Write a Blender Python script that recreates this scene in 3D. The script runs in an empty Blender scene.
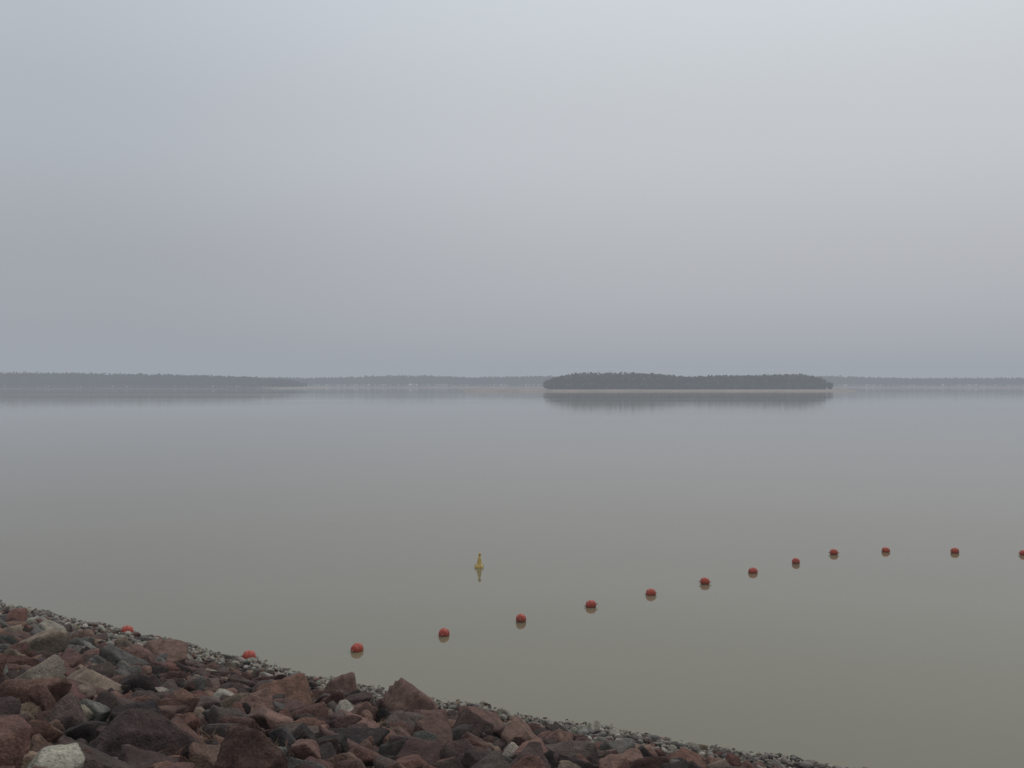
import bpy, bmesh, math, random
import numpy as np
from mathutils import Vector, Matrix, noise, Euler
random.seed(11); rng = np.random.default_rng(7)
sc = bpy.context.scene
sc.view_settings.view_transform = 'Standard'
sc.view_settings.look = 'None'
sc.view_settings.exposure = 0
CAMH = 8.0; F = 996.0; HY = 384.0

def lk(nt, a, b): nt.links.new(a, b)
def new_mat(name):
    m = bpy.data.materials.new(name); m.use_nodes = True
    nt = m.node_tree
    return m, nt, nt.nodes['Principled BSDF'], nt.nodes['Material Output']
def link_obj(ob): sc.collection.objects.link(ob); return ob
def mesh_from(name, V, Fc, mat=None, smooth=False, col=None):
    V = np.asarray(V, np.float32); Fc = np.asarray(Fc, np.int32)
    me = bpy.data.meshes.new(name)
    me.vertices.add(len(V)); me.vertices.foreach_set('co', V.ravel())
    k = Fc.shape[1]
    me.loops.add(Fc.size); me.loops.foreach_set('vertex_index', Fc.ravel())
    me.polygons.add(len(Fc))
    me.polygons.foreach_set('loop_start', np.arange(0, Fc.size, k, dtype=np.int32))
    me.polygons.foreach_set('loop_total', np.full(len(Fc), k, np.int32))
    me.polygons.foreach_set('use_smooth', np.full(len(Fc), smooth, bool))
    me.update(calc_edges=True)
    if col is not None:
        a = me.color_attributes.new('tint', 'FLOAT_COLOR', 'POINT')
        c = np.ones((len(V), 4), np.float32); c[:, :3] = col
        a.data.foreach_set('color', c.ravel())
    if mat: me.materials.append(mat)
    return link_obj(bpy.data.objects.new(name, me))

# ------------------------------------------------------------ shoreline layout (metres)
def ground_pt(px, py, z=0.0):
    d = (CAMH - z) * F / (py - HY)
    return ((px - 512) / F * d, d)
DU = np.array([0.852, -0.523]); DN = np.array([0.523, 0.852])
sp = np.array([ground_pt(*q) for q in [(0,603),(130,632),(250,661),(350,685),(500,712),(620,732),(740,753),(880,773)]])
su = sp @ DU; spn = sp @ DN
o = np.argsort(su); su = su[o]; spn = spn[o]
TOE = 1.6; S1 = .12; S2 = .325; QC = 21.0
def p0(u): return np.interp(u, su, spn) + 0.10*np.sin(u*1.7) + 0.06*np.sin(u*4.1+1)
def gz(u, p):
    q = p0(u) - p
    z = np.where(q > TOE, TOE*S1+(q-TOE)*S2, q*S1)
    z = np.where(q > QC, TOE*S1+(QC-TOE)*S2, z)
    return np.where(q < 0, np.maximum(q*.3, -4.0), z)
def uv2xy(u, p): return u*DU[0] + p*DN[0], u*DU[1] + p*DN[1]
def on_slope(px, py):
    dx, dz = (px-512)/F, -(py-HY)/F
    t = 3.0
    while t < 60:
        x, y, z = dx*t, t, CAMH+dz*t
        u = x*DU[0]+y*DU[1]; p = x*DN[0]+y*DN[1]
        if z < float(gz(u, p))+0.12: break
        t += 0.03
    return u, p, t

# ------------------------------------------------------------ materials
def rock_material():
    m, nt, b, out = new_mat('riprap_stone')
    N = nt.nodes
    at = N.new('ShaderNodeAttribute'); at.attribute_name = 'tint'
    tc = N.new('ShaderNodeTexCoord')
    n1 = N.new('ShaderNodeTexNoise'); n1.inputs['Scale'].default_value = 6; n1.inputs['Detail'].default_value = 8; n1.inputs['Roughness'].default_value = .65
    n2 = N.new('ShaderNodeTexNoise'); n2.inputs['Scale'].default_value = 45; n2.inputs['Detail'].default_value = 5
    for n in (n1, n2): lk(nt, tc.outputs['Object'], n.inputs['Vector'])
    r1 = N.new('ShaderNodeMapRange'); r1.inputs[1].default_value=.3; r1.inputs[2].default_value=.7; r1.inputs[3].default_value=.5; r1.inputs[4].default_value=1.4
    lk(nt, n1.outputs['Fac'], r1.inputs[0])
    r2 = N.new('ShaderNodeMapRange'); r2.inputs[1].default_value=.3; r2.inputs[2].default_value=.7; r2.inputs[3].default_value=.65; r2.inputs[4].default_value=1.3
    lk(nt, n2.outputs['Fac'], r2.inputs[0])
    mu = N.new('ShaderNodeMath'); mu.operation='MULTIPLY'; lk(nt, r1.outputs[0], mu.inputs[0]); lk(nt, r2.outputs[0], mu.inputs[1])
    vm = N.new('ShaderNodeVectorMath'); vm.operation='SCALE'; lk(nt, at.outputs['Color'], vm.inputs[0]); lk(nt, mu.outputs[0], vm.inputs['Scale'])
    n3 = N.new('ShaderNodeTexNoise'); n3.inputs['Scale'].default_value = 3.3; n3.inputs['Detail'].default_value = 10; n3.inputs['Roughness'].default_value=.75
    lk(nt, tc.outputs['Object'], n3.inputs['Vector'])
    r3 = N.new('ShaderNodeMapRange'); r3.inputs[1].default_value=.57; r3.inputs[2].default_value=.72; r3.inputs[3].default_value=0; r3.inputs[4].default_value=.5
    lk(nt, n3.outputs['Fac'], r3.inputs[0])
    mx = N.new('ShaderNodeMix'); mx.data_type='RGBA'; lk(nt, r3.outputs[0], mx.inputs[0]); lk(nt, vm.outputs[0], mx.inputs[6]); mx.inputs[7].default_value=(.20,.15,.115,1)
    lk(nt, mx.outputs[2], b.inputs['Base Color'])
    b.inputs['Roughness'].default_value = .85
    b.inputs['Specular IOR Level'].default_value = .2
    ad = N.new('ShaderNodeMath'); ad.operation='MULTIPLY_ADD'; lk(nt, n1.outputs['Fac'], ad.inputs[0]); ad.inputs[1].default_value=3; lk(nt, n2.outputs['Fac'], ad.inputs[2])
    bp = N.new('ShaderNodeBump'); bp.inputs['Strength'].default_value=.9; bp.inputs['Distance'].default_value=.022
    lk(nt, ad.outputs[0], bp.inputs['Height']); lk(nt, bp.outputs[0], b.inputs['Normal'])
    return m
def soil_material(name, c1, c2, scale):
    m, nt, b, out = new_mat(name); N = nt.nodes
    tc = N.new('ShaderNodeTexCoord')
    n = N.new('ShaderNodeTexNoise'); n.inputs['Scale'].default_value = scale; n.inputs['Detail'].default_value=10; n.inputs['Roughness'].default_value=.7
    lk(nt, tc.outputs['Object'], n.inputs['Vector'])
    cr = N.new('ShaderNodeValToRGB'); cr.color_ramp.elements[0].position=.35; cr.color_ramp.elements[1].position=.65
    cr.color_ramp.elements[0].color=(*c1,1); cr.color_ramp.elements[1].color=(*c2,1)
    lk(nt, n.outputs['Fac'], cr.inputs[0]); lk(nt, cr.outputs[0], b.inputs['Base Color']); b.inputs['Roughness'].default_value=.95
    bp = N.new('ShaderNodeBump'); bp.inputs['Strength'].default_value=.6; bp.inputs['Distance'].default_value=.05
    lk(nt, n.outputs['Fac'], bp.inputs['Height']); lk(nt, bp.outputs[0], b.inputs['Normal'])
    return m
def tint_material(name, rough=.9):
    m, nt, b, out = new_mat(name); N = nt.nodes
    at = N.new('ShaderNodeAttribute'); at.attribute_name='tint'
    tc = N.new('ShaderNodeTexCoord'); n = N.new('ShaderNodeTexNoise'); n.inputs['Scale'].default_value=.05; n.inputs['Detail'].default_value=4
    lk(nt, tc.outputs['Object'], n.inputs['Vector'])
    r = N.new('ShaderNodeMapRange'); r.inputs[1].default_value=.3; r.inputs[2].default_value=.7; r.inputs[3].default_value=.5; r.inputs[4].default_value=1.55; lk(nt, n.outputs['Fac'], r.inputs[0])
    vm = N.new('ShaderNodeVectorMath'); vm.operation='SCALE'; lk(nt, at.outputs['Color'], vm.inputs[0]); lk(nt, r.outputs[0], vm.inputs['Scale'])
    lk(nt, vm.outputs[0], b.inputs['Base Color']); b.inputs['Roughness'].default_value=rough; b.inputs['Specular IOR Level'].default_value=.1
    return m
M_rock = rock_material()
M_soil = soil_material('embankment_soil', (.022,.014,.011), (.065,.043,.033), 6)
M_bed = soil_material('lakebed_mud', (.08,.07,.05), (.14,.12,.09), .3)
M_sand = soil_material('shore_sand', (.22,.165,.13), (.34,.26,.205), .04)
M_leaf = tint_material('woodland_foliage')

# ------------------------------------------------------------ ground + embankment
S = 9000
mesh_from('ground', [(-S,-S,-4.05),(S,-S,-4.05),(S,S,-4.05),(-S,S,-4.05)], [(0,1,2,3)], M_bed)
us = np.concatenate([np.linspace(-600,-70,20), np.linspace(-68,40,220), np.linspace(45,600,20)])
ps = np.concatenate([np.linspace(-400,-2,14), np.linspace(-1,25,90), np.linspace(26,40,8)])
U, P = np.meshgrid(us, ps, indexing='ij')
Z = gz(U, P)
near = (U>-69)&(U<41)&(P>-2)&(P<25)
Z = Z + np.where(near, .03*np.sin(U*3.1+P)*np.sin(P*2.7-U*.6), 0)
X, Y = uv2xy(U, P)
V = np.stack([X, Y, Z], -1).reshape(-1, 3)
nu, npp = U.shape
i = np.arange(nu*npp).reshape(nu, npp)
Fc = np.stack([i[:-1,:-1], i[1:,:-1], i[1:,1:], i[:-1,1:]], -1).reshape(-1,4)
mesh_from('embankment', V, Fc, M_soil, True)

# ------------------------------------------------------------ rocks
def ico(sub):
    bm = bmesh.new(); bmesh.ops.create_icosphere(bm, subdivisions=sub, radius=1)
    v = np.array([x.co[:] for x in bm.verts]); f = np.array([[a.index for a in q.verts] for q in bm.faces]); bm.free()
    return v, f
ICO = {s: ico(s) for s in (1,2,3,4,5)}
NV = 28
planes = []
for k in range(NV):
    pl = []
    R = np.array(Euler((random.uniform(-.35,.35), random.uniform(-.35,.35), random.uniform(0,6))).to_matrix())
    for ax in range(3):
        for s in (-1,1):
            n = np.zeros(3); n[ax]=s; n += rng.normal(0,.26,3); n/=np.linalg.norm(n)
            pl.append((R@n, random.uniform(.55,.85)))
    for _ in range(random.randint(3,7)):
        n = rng.normal(0,1,3); n/=np.linalg.norm(n); pl.append((n, random.uniform(.68,1.0)))
    planes.append((np.array([a for a,_ in pl]), np.array([b for _,b in pl])))
cache = {}
def rock_shape(k, sub):
    if (k,sub) in cache: return cache[(k,sub)]
    v, f = ICO[sub]
    n, d = planes[k]
    c = v @ n.T
    r = np.where(c>0.05, d/np.maximum(c,0.05), 9.0)
    kk = 60.0
    rr = -np.log(np.exp(-kk*np.minimum(r,1.6)).sum(1)+1e-40)/kk
    rr = np.minimum(rr, 1.35)
    out = v*rr[:,None]
    if sub >= 3:
        off = Vector((k*7.1, 3, 1))
        dn = np.array([noise.fractal(Vector(q)*2.4+off, .9, 2.1, 6) for q in out])
        out = out*(1+.07*dn)[:,None]
    cache[(k,sub)] = (out, f); return cache[(k,sub)]

RED  = [(.140,.070,.054),(.100,.056,.047),(.17,.092,.070),(.072,.047,.041),(.148,.082,.067),(.098,.068,.058),(.20,.118,.090),(.046,.034,.031),(.120,.064,.051),(.076,.050,.043),(.105,.075,.066)]
TAN  = [(.22,.16,.115),(.25,.185,.135),(.19,.14,.105)]
GREY = [(.13,.118,.105),(.18,.162,.14),(.09,.082,.075),(.15,.137,.12)]
PALE = [(.30,.265,.22),(.37,.33,.28),(.25,.225,.19),(.32,.27,.225),(.19,.17,.15)]
rocks = []
grid = {}
def fits(u,p,r,tol):
    gu, gp = int(u//1), int(p//1)
    for a in (-1,0,1):
        for b in (-1,0,1):
            for (x,y,q) in grid.get((gu+a,gp+b),()):
                if (x-u)**2+(y-p)**2 < (tol*(q+r))**2: return False
    return True
def put(u,p,r,col,zo=None,reg=True):
    if reg: grid.setdefault((int(u//1),int(p//1)),[]).append((u,p,r))
    rocks.append((u,p,r,zo,col))
def pick(u,p,r):
    q = float(p0(u))-p + .5*math.sin(u*.9)+.3*math.sin(u*2.3)
    pale = .06
    if q < .9: pale = .82
    elif q < 1.5: pale = .6
    elif q < 2.3: pale = .28
    left = min(1,max(0,(-u-19)/9))*min(1,max(0,(11-q)/5))
    pale = max(pale, left*.6)
    x = random.random()
    if q<2.4 and x < pale: c = random.choice(PALE)
    elif x < pale: c = random.choice(PALE+GREY+TAN)
    elif x < pale+.12: c = random.choice(TAN+GREY)
    else: c = random.choice(RED)
    f = random.uniform(.7,1.2)
    return tuple(f*a*random.uniform(.96,1.04) for a in c)
heroes = [(30,657,60,(.27,.21,.155)),(68,720,52,(.25,.215,.155)),(78,643,34,(.19,.12,.09)),(125,664,44,(.17,.10,.08)),(165,660,44,(.18,.11,.085)),
 (20,690,62,(.24,.20,.155)),(90,688,54,(.24,.18,.135)),(22,720,38,(.16,.12,.09)),(290,702,50,(.20,.11,.08)),(335,699,38,(.20,.12,.095)),(415,718,62,(.17,.10,.08)),
 (432,746,56,(.11,.063,.05)),(478,728,52,(.15,.087,.068)),(520,748,60,(.19,.115,.09)),(478,752,36,(.15,.087,.068)),(560,745,38,(.19,.115,.09)),(300,745,48,(.10,.07,.055)),
 (262,722,44,(.14,.087,.068)),(205,690,42,(.13,.083,.067)),(160,712,42,(.12,.085,.067)),(360,757,44,(.12,.073,.056)),(400,745,38,(.14,.087,.067)),(135,735,42,(.15,.125,.10)),
 (50,632,32,(.28,.25,.20)),(10,636,32,(.26,.20,.15)),(605,752,32,(.15,.097,.077)),(700,764,30,(.15,.083,.067))]
for (px,py,w,c) in heroes:
    u,p,t = on_slope(px,py); put(u,p,w*t/F*.48,c,.08)
U0,U1,P0_,P1_ = -46,13,1.2,22.5
def scatter(n, ra, rb, tol, qmin=0.0, qmax=99):
    for _ in range(n):
        u = random.uniform(U0,U1); p = random.uniform(P0_,P1_)
        q = float(p0(u))-p
        if q < qmin or q > qmax: continue
        r = random.uniform(ra,rb)
        if fits(u,p,r,tol): put(u,p,r,pick(u,p,r))
scatter(2000,.27,.38,.90,3.5)
scatter(9000,.18,.26,.82,2.4)
scatter(30000,.12,.18,.76,1.2)
scatter(45000,.07,.12,.72,.4)
ng = {k:list(v) for k,v in grid.items()}; grid.clear()
for _ in range(2600):
    u=random.uniform(U0,U1); p=random.uniform(P0_,P1_); q=float(p0(u))-p
    if q<3: continue
    r=random.uniform(.10,.24)
    if fits(u,p,r,1.25): put(u,p,r,pick(u,p,r),random.uniform(.12,.2))
grid.clear(); grid.update(ng)
for _ in range(22000):
    u=random.uniform(U0,U1); q=random.uniform(-.25,1.5); p=float(p0(u))-q
    r=random.choice([.04,.06,.08,.11,.15]) if q>.15 else random.uniform(.03,.08)
    if fits(u,p,r,.7): put(u,p,r,pick(u,p,r),random.uniform(-.02,.03))
print('rocks', len(rocks))
VV=[];FF=[];CC=[];base=0
tanh = math.atan(S2)
for (u,p,r,zo,col) in rocks:
    x,y = uv2xy(u,p)
    x=float(x);y=float(y)
    dist = math.hypot(x,y)
    px = r/dist*F
    if y < 1 or abs(x)/max(y,1) > .8: sub = 2 if r>.1 else 1
    else: sub = 5 if px>30 else 4 if px > 15 else 3 if px > 6 else 2 if px>2.2 else 1
    k = random.randrange(NV)
    v,f = rock_shape(k, sub)
    s = np.array([random.uniform(1.1,1.5), random.uniform(.8,1.1), random.uniform(.55,.9)])*r
    R = np.array((Matrix.Rotation(-tanh*.8,3,Vector((DU[0],DU[1],0)))@Euler((random.gauss(0,.36),random.gauss(0,.36),0)).to_matrix()@Matrix.Rotation(random.uniform(0,6.28),3,'Z')))
    w = (v*s)@R.T
    z0 = float(gz(u,p)) + (zo if zo is not None else random.uniform(-.06,.11)*min(1,r/.2)) + r*.14
    w += np.array([x,y,z0])
    VV.append(w); FF.append(f+base); base += len(v)
    CC.append(np.tile(np.array(col),(len(v),1)))
ob = mesh_from('riprap_rocks', np.concatenate(VV), np.concatenate(FF), M_rock, True, np.concatenate(CC))
print('rock faces', len(ob.data.polygons))

# ------------------------------------------------------------ dry grass / twigs
GV=[];GF=[];GC=[];b=0
M_grass = tint_material('dry_grass_blades')
spots = [on_slope(*q)[:2] for q in [(205,752),(225,748),(250,756),(185,758),(150,760),(235,762),(270,760),(215,744),(240,750)]]
for _ in range(60):
    spots.append((random.uniform(-30,0), random.uniform(4,20)))
for (u,p) in spots:
    if p > float(p0(u))-1.5: continue
    for _ in range(random.randint(16,32)):
        uu=u+random.gauss(0,.16); pp=p+random.gauss(0,.16)
        x,y=uv2xy(uu,pp); z=float(gz(uu,pp))+random.uniform(.08,.2)
        a=random.uniform(0,6.28); L=random.uniform(.10,.28); el=random.uniform(.1,1.1)
        d=np.array([math.cos(a)*math.cos(el),math.sin(a)*math.cos(el),math.sin(el)])
        sd=np.array([-math.sin(a),math.cos(a),0])*.004
        o_=np.array([x,y,z]); m_=o_+d*L*.6; e_=o_+d*L+np.array([0,0,-.05*L])
        GV += [o_-sd,o_+sd,m_+sd*.7,m_-sd*.7,e_+sd*.1,e_-sd*.1]; GF += [(b,b+1,b+2,b+3),(b+3,b+2,b+4,b+5)]; b+=6
        c=random.choice([(.24,.15,.09),(.19,.11,.07),(.13,.11,.06),(.22,.1,.06)]); GC += [c]*6
mesh_from('dry_grass', np.array(GV), np.array(GF), M_grass, False, np.array(GC))

# ------------------------------------------------------------ water
m, nt, bs, out = new_mat('lake_water'); N = nt.nodes
tc = N.new('ShaderNodeTexCoord')
mp = N.new('ShaderNodeMapping'); mp.inputs['Rotation'].default_value=(0,0,.25); mp.inputs['Scale'].default_value=(.6,1,1)
lk(nt, tc.outputs['Object'], mp.inputs['Vector'])
n1 = N.new('ShaderNodeTexNoise'); n1.inputs['Scale'].default_value=1.6; n1.inputs['Detail'].default_value=4
n2 = N.new('ShaderNodeTexNoise'); n2.inputs['Scale'].default_value=.25; n2.inputs['Detail'].default_value=2
for n in (n1,n2): lk(nt, mp.outputs[0], n.inputs['Vector'])
ad = N.new('ShaderNodeMath'); ad.operation='MULTIPLY_ADD'; lk(nt, n2.outputs['Fac'], ad.inputs[0]); ad.inputs[1].default_value=3; lk(nt, n1.outputs['Fac'], ad.inputs[2])
bp = N.new('ShaderNodeBump'); bp.inputs['Strength'].default_value=.24; bp.inputs['Distance'].default_value=.01
lk(nt, ad.outputs[0], bp.inputs['Height']); lk(nt, bp.outputs[0], bs.inputs['Normal'])
mp2 = N.new('ShaderNodeMapping'); mp2.inputs['Scale'].default_value=(.0016,.009,1)
lk(nt, tc.outputs['Object'], mp2.inputs['Vector'])
n3 = N.new('ShaderNodeTexNoise'); n3.inputs['Scale'].default_value=1; n3.inputs['Detail'].default_value=5
lk(nt, mp2.outputs[0], n3.inputs['Vector'])
r3 = N.new('ShaderNodeMapRange'); r3.inputs[1].default_value=.4; r3.inputs[2].default_value=.7; r3.inputs[3].default_value=.03; r3.inputs[4].default_value=.08
lk(nt, n3.outputs['Fac'], r3.inputs[0]); lk(nt, r3.outputs[0], bs.inputs['Roughness'])
n4 = N.new('ShaderNodeTexNoise'); n4.inputs['Scale'].default_value=.05; n4.inputs['Detail'].default_value=4
lk(nt, mp.outputs[0], n4.inputs['Vector'])
cr = N.new('ShaderNodeValToRGB'); cr.color_ramp.elements[0].color=(.170,.151,.094,1); cr.color_ramp.elements[1].color=(.190,.168,.107,1)
cr.color_ramp.elements[0].position=.3; cr.color_ramp.elements[1].position=.7
lk(nt, n4.outputs['Fac'], cr.inputs[0]); lk(nt, cr.outputs[0], bs.inputs['Base Color'])
bs.inputs['IOR'].default_value=1.333
mesh_from('lake_water', [(-S,-60,0),(S,-60,0),(S,S,0),(-S,S,0)], [(0,1,2,3)], m)

# ------------------------------------------------------------ far land + woods
def land(name, x0, x1, y0, y1, hmax, beach, taper, nx=160, ny=24, mat=None):
    xs=np.linspace(x0,x1,nx); ts=np.linspace(0,1,ny)**1.5
    V=[]
    deep = y1-y0>900
    for x in xs:
        e=min((x-x0),(x1-x))/taper; e=max(0,min(1,e)); e=math.sqrt(e*(2-e))
        mid=y1 if deep else (y0+y1)/2
        wob=noise.fractal(Vector((x*.006,y0*.01,0)),1,2,4)*beach*.35
        for t in ts:
            ya=mid+(y0+wob-mid)*e; yb=y1 if deep else mid+(y1-mid)*e
            y=ya+(yb-ya)*t
            prof=min(1,t*10) if deep else min(1,min(t,1-t)*8)
            z=-.5+(hmax+.5)*prof*(.35+.65*e) + .2*noise.noise(Vector((x*.02,y*.02,3)))
            V.append((x,y,z))
    i=np.arange(nx*ny).reshape(nx,ny)
    Fc=np.stack([i[:-1,:-1],i[1:,:-1],i[1:,1:],i[:-1,1:]],-1).reshape(-1,4)
    return mesh_from(name,V,Fc,mat or M_sand,True)

def woods(name, pts, nq, qs, dark=1.0):
    V=[];Fq=[];C=[];b=0
    for (x,y,zb,H) in pts:
        c=dark*np.array(random.choice([(.066,.074,.052),(.08,.076,.06),(.056,.072,.046),(.095,.084,.068),(.07,.072,.064)]))*random.uniform(.7,1.3)
        rw=H*random.uniform(.24,.36)
        for (bx,by,bz,tx,ty,tz,w) in [(x,y,zb,x,y,zb+H*.7,H*.018),(x,y,zb+H*.35,x+rw*.6,y,zb+H*.7,H*.009),(x,y,zb+H*.3,x-rw*.6,y+rw*.2,zb+H*.65,H*.009)]:
            V += [(bx-w,by,bz),(bx+w,by,bz),(tx+w*.3,ty,tz),(tx-w*.3,ty,tz),(bx,by-w,bz),(bx,by+w,bz),(tx,ty+w*.3,tz),(tx,ty-w*.3,tz)]
            Fq += [(b,b+1,b+2,b+3),(b+4,b+5,b+6,b+7)]; b+=8; C += [(.09,.08,.065)]*8
        n=nq
        d=rng.normal(0,1,(n,3)); d/=np.linalg.norm(d,axis=1)[:,None]
        rad=rng.uniform(.35,1,(n,1))**.6
        cl=rng.normal(0,.05,(n,3))
        ctr=(d*rad+cl)*np.array([rw,rw,H*.42])+np.array([x,y,zb+H*.56])
        a=rng.normal(0,1,(n,3)); a/=np.linalg.norm(a,axis=1)[:,None]
        e=np.cross(a,rng.normal(0,1,(n,3))); e/=np.linalg.norm(e,axis=1)[:,None]
        s=rng.uniform(.5,1.2,(n,1))*qs
        q=np.stack([ctr-a*s-e*s*.6,ctr+a*s*.8-e*s*.7,ctr+a*s+e*s*.6,ctr-a*s*.7+e*s*.8],1).reshape(-1,3)
        V += q.tolist(); 
        Fq += (np.arange(n*4).reshape(n,4)+b).tolist(); b+=n*4
        sh=rng.uniform(.6,1.4,(n,1))
        C += np.repeat(c[None,:]*sh,4,axis=0).tolist()
    return mesh_from(name,np.array(V),np.array(Fq),M_leaf,False,np.array(C))

land('island', -60, 392, 1070, 1260, 2.0, 20, 34)
def px2x(px,d): return (px-512)/F*d
prof_px=[545,552,562,575,590,620,650,675,690,705,730,760,785,800,815,824,832]
prof_y =[380.5,377.5,374.6,372.2,371.2,371.6,372.0,374.4,376.0,374.8,373.8,374.2,372.6,373.0,375.4,378,383]
pts=[]
for _ in range(1500):
    y=random.uniform(1118,1225); x=random.uniform(px2x(547,1150),px2x(826,1150))
    px=512+x/y*F
    yt=np.interp(px,prof_px,prof_y)
    top=CAMH+(HY-yt)*1150/F
    ed=min(1,(y-1112)/14)
    pts.append((x,y,1.6,(top-1.6)*random.uniform(.82,.98)*(.72+.28*ed)))
for _ in range(420):
    x=random.uniform(px2x(549,1110),px2x(826,1110)); pts.append((x,random.uniform(1102,1118),1.3,random.uniform(3,8)))
woods('island_woodland', pts, 46, 1.3)

HB=1560
land('headland', -2600, -345, HB, 3200, 2.6, 30, 120, 200)
pts=[]
for _ in range(2800):
    x=random.uniform(-1300,-360); y=random.uniform(HB+45,HB+190)
    top=CAMH+(HY-np.interp(512+x/y*F,[0,60,130,200,250,290,300],[371.2,371.8,373,374.4,376,379.5,382]))*(HB+80)/F
    pts.append((x,y,2.4,max(3,(top-2.4)*random.uniform(.84,1.0))))
woods('headland_woodland', pts, 30, 1.7, .7)
FB=2050
land('far_shore', -4200, 4200, FB, 3700, 4, 30, 300, 300)
pts=[]
for _ in range(6500):
    x=random.uniform(-1900,1900); y=random.uniform(FB+60,FB+240)
    px=512+x/y*F
    yt=np.interp(px,[250,300,340,380,420,470,540,700,830,870,930,980,1024],[377,377.2,376.0,375.2,375.0,376.2,375.8,377,375.8,376.4,377.6,377.8,377.4])
    top=CAMH+(HY-yt)*(FB+110)/F + 1.0*math.sin(x*.02)
    pts.append((x,y,3.8,(top-3.8)*random.uniform(.87,1.0)))
woods('far_shore_woodland', pts, 22, 2.1, .6)

# ------------------------------------------------------------ buoys
def paint(name, col, dirt=(.12,.10,.07), rough=.5):
    m, nt, b, out = new_mat(name); N=nt.nodes
    tc=N.new('ShaderNodeTexCoord'); n=N.new('ShaderNodeTexNoise'); n.inputs['Scale'].default_value=9; n.inputs['Detail'].default_value=7
    lk(nt,tc.outputs['Object'],n.inputs['Vector'])
    sx=N.new('ShaderNodeSeparateXYZ'); lk(nt,tc.outputs['Object'],sx.inputs[0])
    r=N.new('ShaderNodeMapRange'); r.inputs[1].default_value=.0; r.inputs[2].default_value=-.09; r.inputs[3].default_value=0; r.inputs[4].default_value=.7
    lk(nt,sx.outputs['Z'],r.inputs[0])
    r2=N.new('ShaderNodeMapRange'); r2.inputs[1].default_value=.5; r2.inputs[2].default_value=.8; r2.inputs[3].default_value=0; r2.inputs[4].default_value=.35
    lk(nt,n.outputs['Fac'],r2.inputs[0])
    mx_=N.new('ShaderNodeMath'); mx_.operation='MAXIMUM'; lk(nt,r.outputs[0],mx_.inputs[0]); lk(nt,r2.outputs[0],mx_.inputs[1])
    mix=N.new('ShaderNodeMix'); mix.data_type='RGBA'; lk(nt,mx_.outputs[0],mix.inputs[0]); mix.inputs[6].default_value=(*col,1); mix.inputs[7].default_value=(*dirt,1)
    lk(nt,mix.outputs[2],b.inputs['Base Color']); b.inputs['Roughness'].default_value=rough
    return m
M_red=paint('faded_red_plastic',(.42,.058,.030)); M_yel=paint('faded_yellow_plastic',(.62,.42,.12)); M_steel=paint('galvanised_steel',(.3,.3,.29),rough=.4)
def lathe(name, prof, mat, axis='Z', seg=32):
    V=[];Fq=[]
    for (r,h) in prof:
        for s in range(seg):
            a=2*math.pi*s/seg
            V.append((r*math.cos(a),r*math.sin(a),h) if axis=='Z' else (h,r*math.cos(a),r*math.sin(a)))
    for j in range(len(prof)-1):
        for s in range(seg):
            a0=j*seg+s; a1=j*seg+(s+1)%seg
            Fq.append((a0,a1,a1+seg,a0+seg))
    return mesh_from(name,V,Fq,mat,True)
def torus(name, R, r, loc, rot, mat):
    bpy.ops.mesh.primitive_torus_add(major_radius=R, minor_radius=r, major_segments=20, minor_segments=8, location=loc, rotation=rot)
    ob=bpy.context.object; ob.name=name; ob.data.materials.append(mat)
    for p_ in ob.data.polygons: p_.use_smooth=True
    return ob
def red_buoy(x,y,z,yaw,tilt=0,k=1):
    e=link_obj(bpy.data.objects.new('red_marker_buoy',None))
    prof=[(.0001,-.195),(.06,-.193),(.11,-.182),(.145,-.16),(.165,-.13),(.175,-.095),(.170,-.088),(.170,-.080),(.181,-.072),(.187,-.02),(.194,-.012),(.194,.012),(.187,.02),(.181,.072),(.170,.080),(.170,.088),(.175,.095),(.165,.13),(.145,.16),(.11,.182),(.06,.193),(.0001,.195)]
    f=lathe('float_body',prof,M_red,'X'); f.parent=e
    for s in (-1,1):
        h=lathe('end_hub',[(.0001,s*.22),(.032,s*.22),(.04,s*.213),(.04,s*.18)] ,M_red,'X',20); h.parent=e
        t=torus('eyelet',.03,.008,(s*.245,0,0),(math.pi/2,0,0),M_steel); t.parent=e
    e.location=(x,y,z); e.rotation_euler=(0,tilt,yaw); e.scale=(k*.9,)*3
    return e
bp_ = [(357,651),(444,635.5),(521,621.5),(591,607),(651,595),(705,584),(753,573),(796,563.5),(834,554.5),(886,552),(955,553),(1024,555)]
W=[ground_pt(a,c) for a,c in bp_]
for j,(x,y) in enumerate(W):
    a=W[max(0,j-1)]; c=W[min(len(W)-1,j+1)]
    red_buoy(x,y,random.uniform(.055,.085),math.atan2(c[1]-a[1],c[0]-a[0])+random.uniform(-.8,.8),random.uniform(-.18,.18))
for (px,py) in [(249,656.5),(127,631)]:
    x,y=ground_pt(px,py); u=x*DU[0]+y*DU[1]; p=x*DN[0]+y*DN[1]
    z=max(.07,float(gz(u,p))+.08)
    t=(CAMH-z)/CAMH
    red_buoy(x*t,y*t,z,.4,.15)
x,y=ground_pt(479,567.5)
e=link_obj(bpy.data.objects.new('yellow_marker_buoy',None))
a=lathe('float_collar',[(.0001,-.12),(.14,-.12),(.18,-.08),(.195,-.02),(.195,.05),(.17,.10),(.13,.13),(.0001,.13)],M_yel); a.parent=e
a=lathe('tower',[(.13,.12),(.115,.16),(.095,.26),(.075,.38),(.065,.44),(.0001,.445)],M_yel); a.parent=e
a=lathe('mast',[(.035,.44),(.035,.54),(.0001,.545)],M_yel,seg=12); a.parent=e
a=lathe('top_mark',[(.0001,.50),(.055,.515),(.065,.56),(.055,.60),(.025,.65),(.0001,.67)],M_yel); a.parent=e
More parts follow.
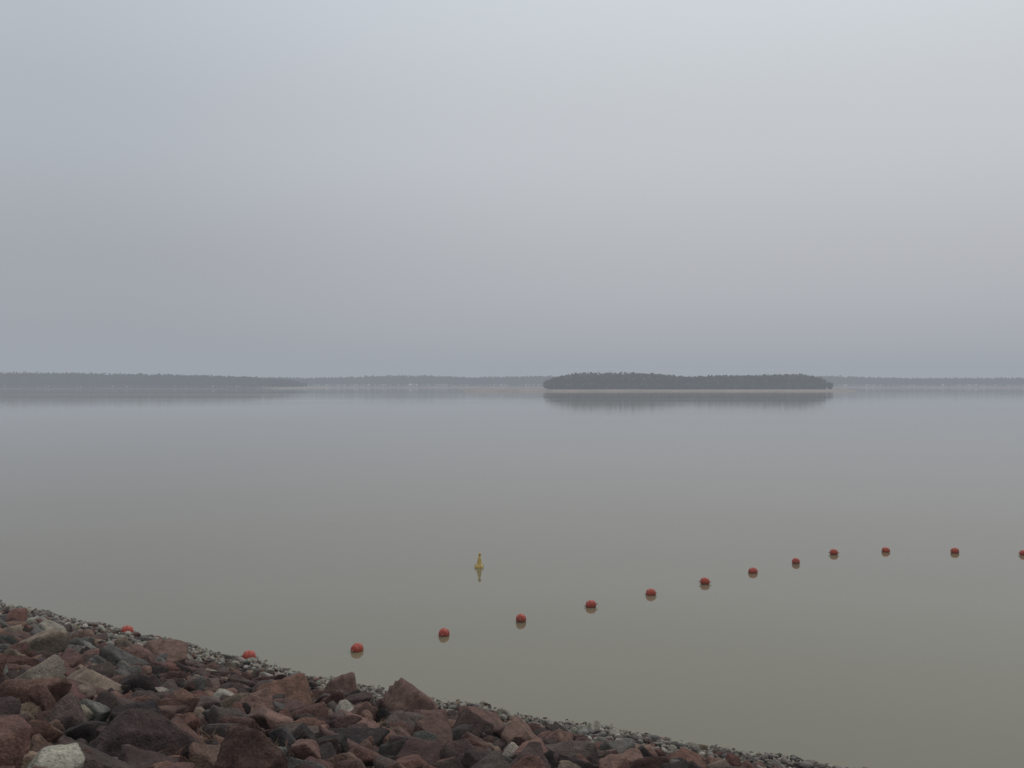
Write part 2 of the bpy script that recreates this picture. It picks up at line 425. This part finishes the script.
for s in (0,1,2,3):
    t=torus('lifting_eye',.03,.008,(.18*math.cos(s*1.571),.18*math.sin(s*1.571),.11),(math.pi/2,0,s*1.571),M_steel); t.parent=e
e.location=(x,y,0); e.rotation_euler=(.02,.05,.3)

# ------------------------------------------------------------ haze over the lake (absorbing volume, its emission stands in for scattered daylight)
m=bpy.data.materials.new('lake_haze'); m.use_nodes=True; nt=m.node_tree; nt.nodes.clear()
o_=nt.nodes.new('ShaderNodeOutputMaterial'); ab=nt.nodes.new('ShaderNodeVolumeAbsorption'); em=nt.nodes.new('ShaderNodeEmission'); ad=nt.nodes.new('ShaderNodeAddShader')
SG=.00047
ab.inputs['Color'].default_value=(0,0,0,1); ab.inputs['Density'].default_value=SG
em.inputs['Color'].default_value=(.338,.366,.408,1); em.inputs['Strength'].default_value=SG
lk(nt,ab.outputs[0],ad.inputs[0]); lk(nt,em.outputs[0],ad.inputs[1]); lk(nt,ad.outputs[0],o_.inputs['Volume'])
B=6000; zb,zt=-3,120
hz=mesh_from('haze',[(-B,-B,zb),(B,-B,zb),(B,B,zb),(-B,B,zb),(-B,-B,zt),(B,-B,zt),(B,B,zt),(-B,B,zt)],[(0,3,2,1),(4,5,6,7),(0,1,5,4),(1,2,6,5),(2,3,7,6),(3,0,4,7)],m)

# ------------------------------------------------------------ sky
SUN_EL, SUN_AZ = math.radians(52), math.radians(35)
w=bpy.data.worlds.new('World'); sc.world=w; w.use_nodes=True; nt=w.node_tree; N=nt.nodes; bg=N['Background']
sky=N.new('ShaderNodeTexSky'); sky.sky_type='NISHITA'; sky.sun_disc=False; sky.sun_elevation=SUN_EL; sky.sun_rotation=SUN_AZ; sky.dust_density=8; sky.air_density=1.5
hs=N.new('ShaderNodeHueSaturation'); hs.inputs['Saturation'].default_value=.25; hs.inputs['Value'].default_value=1
lk(nt,sky.outputs[0],hs.inputs['Color'])
tc=N.new('ShaderNodeTexCoord'); sx=N.new('ShaderNodeSeparateXYZ'); lk(nt,tc.outputs['Generated'],sx.inputs[0])
cr=N.new('ShaderNodeValToRGB'); cr.color_ramp.interpolation='EASE'
els=[(0,(.358,.372,.403)),(.10,(.388,.405,.44)),(.24,(.458,.493,.538)),(.40,(.52,.578,.63)),(1,(.60,.64,.68))]
R_=cr.color_ramp
while len(R_.elements)<len(els): R_.elements.new(.5)
for q,(pp,c) in zip(R_.elements,els): q.position=pp; q.color=(*c,1)
lk(nt,sx.outputs['Z'],cr.inputs[0])
dt=N.new('ShaderNodeVectorMath'); dt.operation='DOT_PRODUCT'; g=Vector((.34,.86,.25)).normalized(); dt.inputs[1].default_value=g
lk(nt,tc.outputs['Generated'],dt.inputs[0])
mr=N.new('ShaderNodeMapRange'); mr.interpolation_type='SMOOTHSTEP'; mr.inputs[1].default_value=.70; mr.inputs[2].default_value=1; mr.inputs[3].default_value=0; mr.inputs[4].default_value=.115
lk(nt,dt.outputs['Value'],mr.inputs[0])
gl=N.new('ShaderNodeVectorMath'); gl.operation='SCALE'; gl.inputs[0].default_value=(1.07,1.0,.93); lk(nt,mr.outputs[0],gl.inputs['Scale'])
sm=N.new('ShaderNodeVectorMath'); sm.operation='ADD'; lk(nt,cr.outputs[0],sm.inputs[0]); lk(nt,gl.outputs[0],sm.inputs[1])
nz=N.new('ShaderNodeTexNoise'); nz.inputs['Scale'].default_value=1.8; nz.inputs['Detail'].default_value=3; lk(nt,tc.outputs['Generated'],nz.inputs['Vector'])
nr=N.new('ShaderNodeMapRange'); nr.inputs[3].default_value=.96; nr.inputs[4].default_value=1.04; lk(nt,nz.outputs['Fac'],nr.inputs[0])
s2=N.new('ShaderNodeVectorMath'); s2.operation='SCALE'; lk(nt,sm.outputs[0],s2.inputs[0]); lk(nt,nr.outputs[0],s2.inputs['Scale'])
s3=N.new('ShaderNodeVectorMath'); s3.operation='SCALE'; s3.inputs['Scale'].default_value=10; lk(nt,s2.outputs[0],s3.inputs[0])
mx=N.new('ShaderNodeMix'); mx.data_type='RGBA'; mx.inputs[0].default_value=.93; lk(nt,hs.outputs[0],mx.inputs[6]); lk(nt,s3.outputs[0],mx.inputs[7])
lk(nt,mx.outputs[2],bg.inputs['Color']); bg.inputs['Strength'].default_value=.1
sd=bpy.data.lights.new('sun','SUN'); sd.energy=.6; sd.angle=math.radians(20); sd.color=(1,.95,.87)
so=link_obj(bpy.data.objects.new('sun',sd))
dv=Vector((math.sin(SUN_AZ)*math.cos(SUN_EL),math.cos(SUN_AZ)*math.cos(SUN_EL),math.sin(SUN_EL)))
so.rotation_euler=dv.to_track_quat('Z','Y').to_euler(); so.location=dv*100

# ------------------------------------------------------------ camera
cd=bpy.data.cameras.new('camera'); cd.lens=35.0; cd.sensor_width=36; cd.clip_start=.1; cd.clip_end=30000
co=link_obj(bpy.data.objects.new('camera',cd)); co.location=(0,0,CAMH); co.rotation_euler=(math.pi/2,0,0)
sc.camera=co
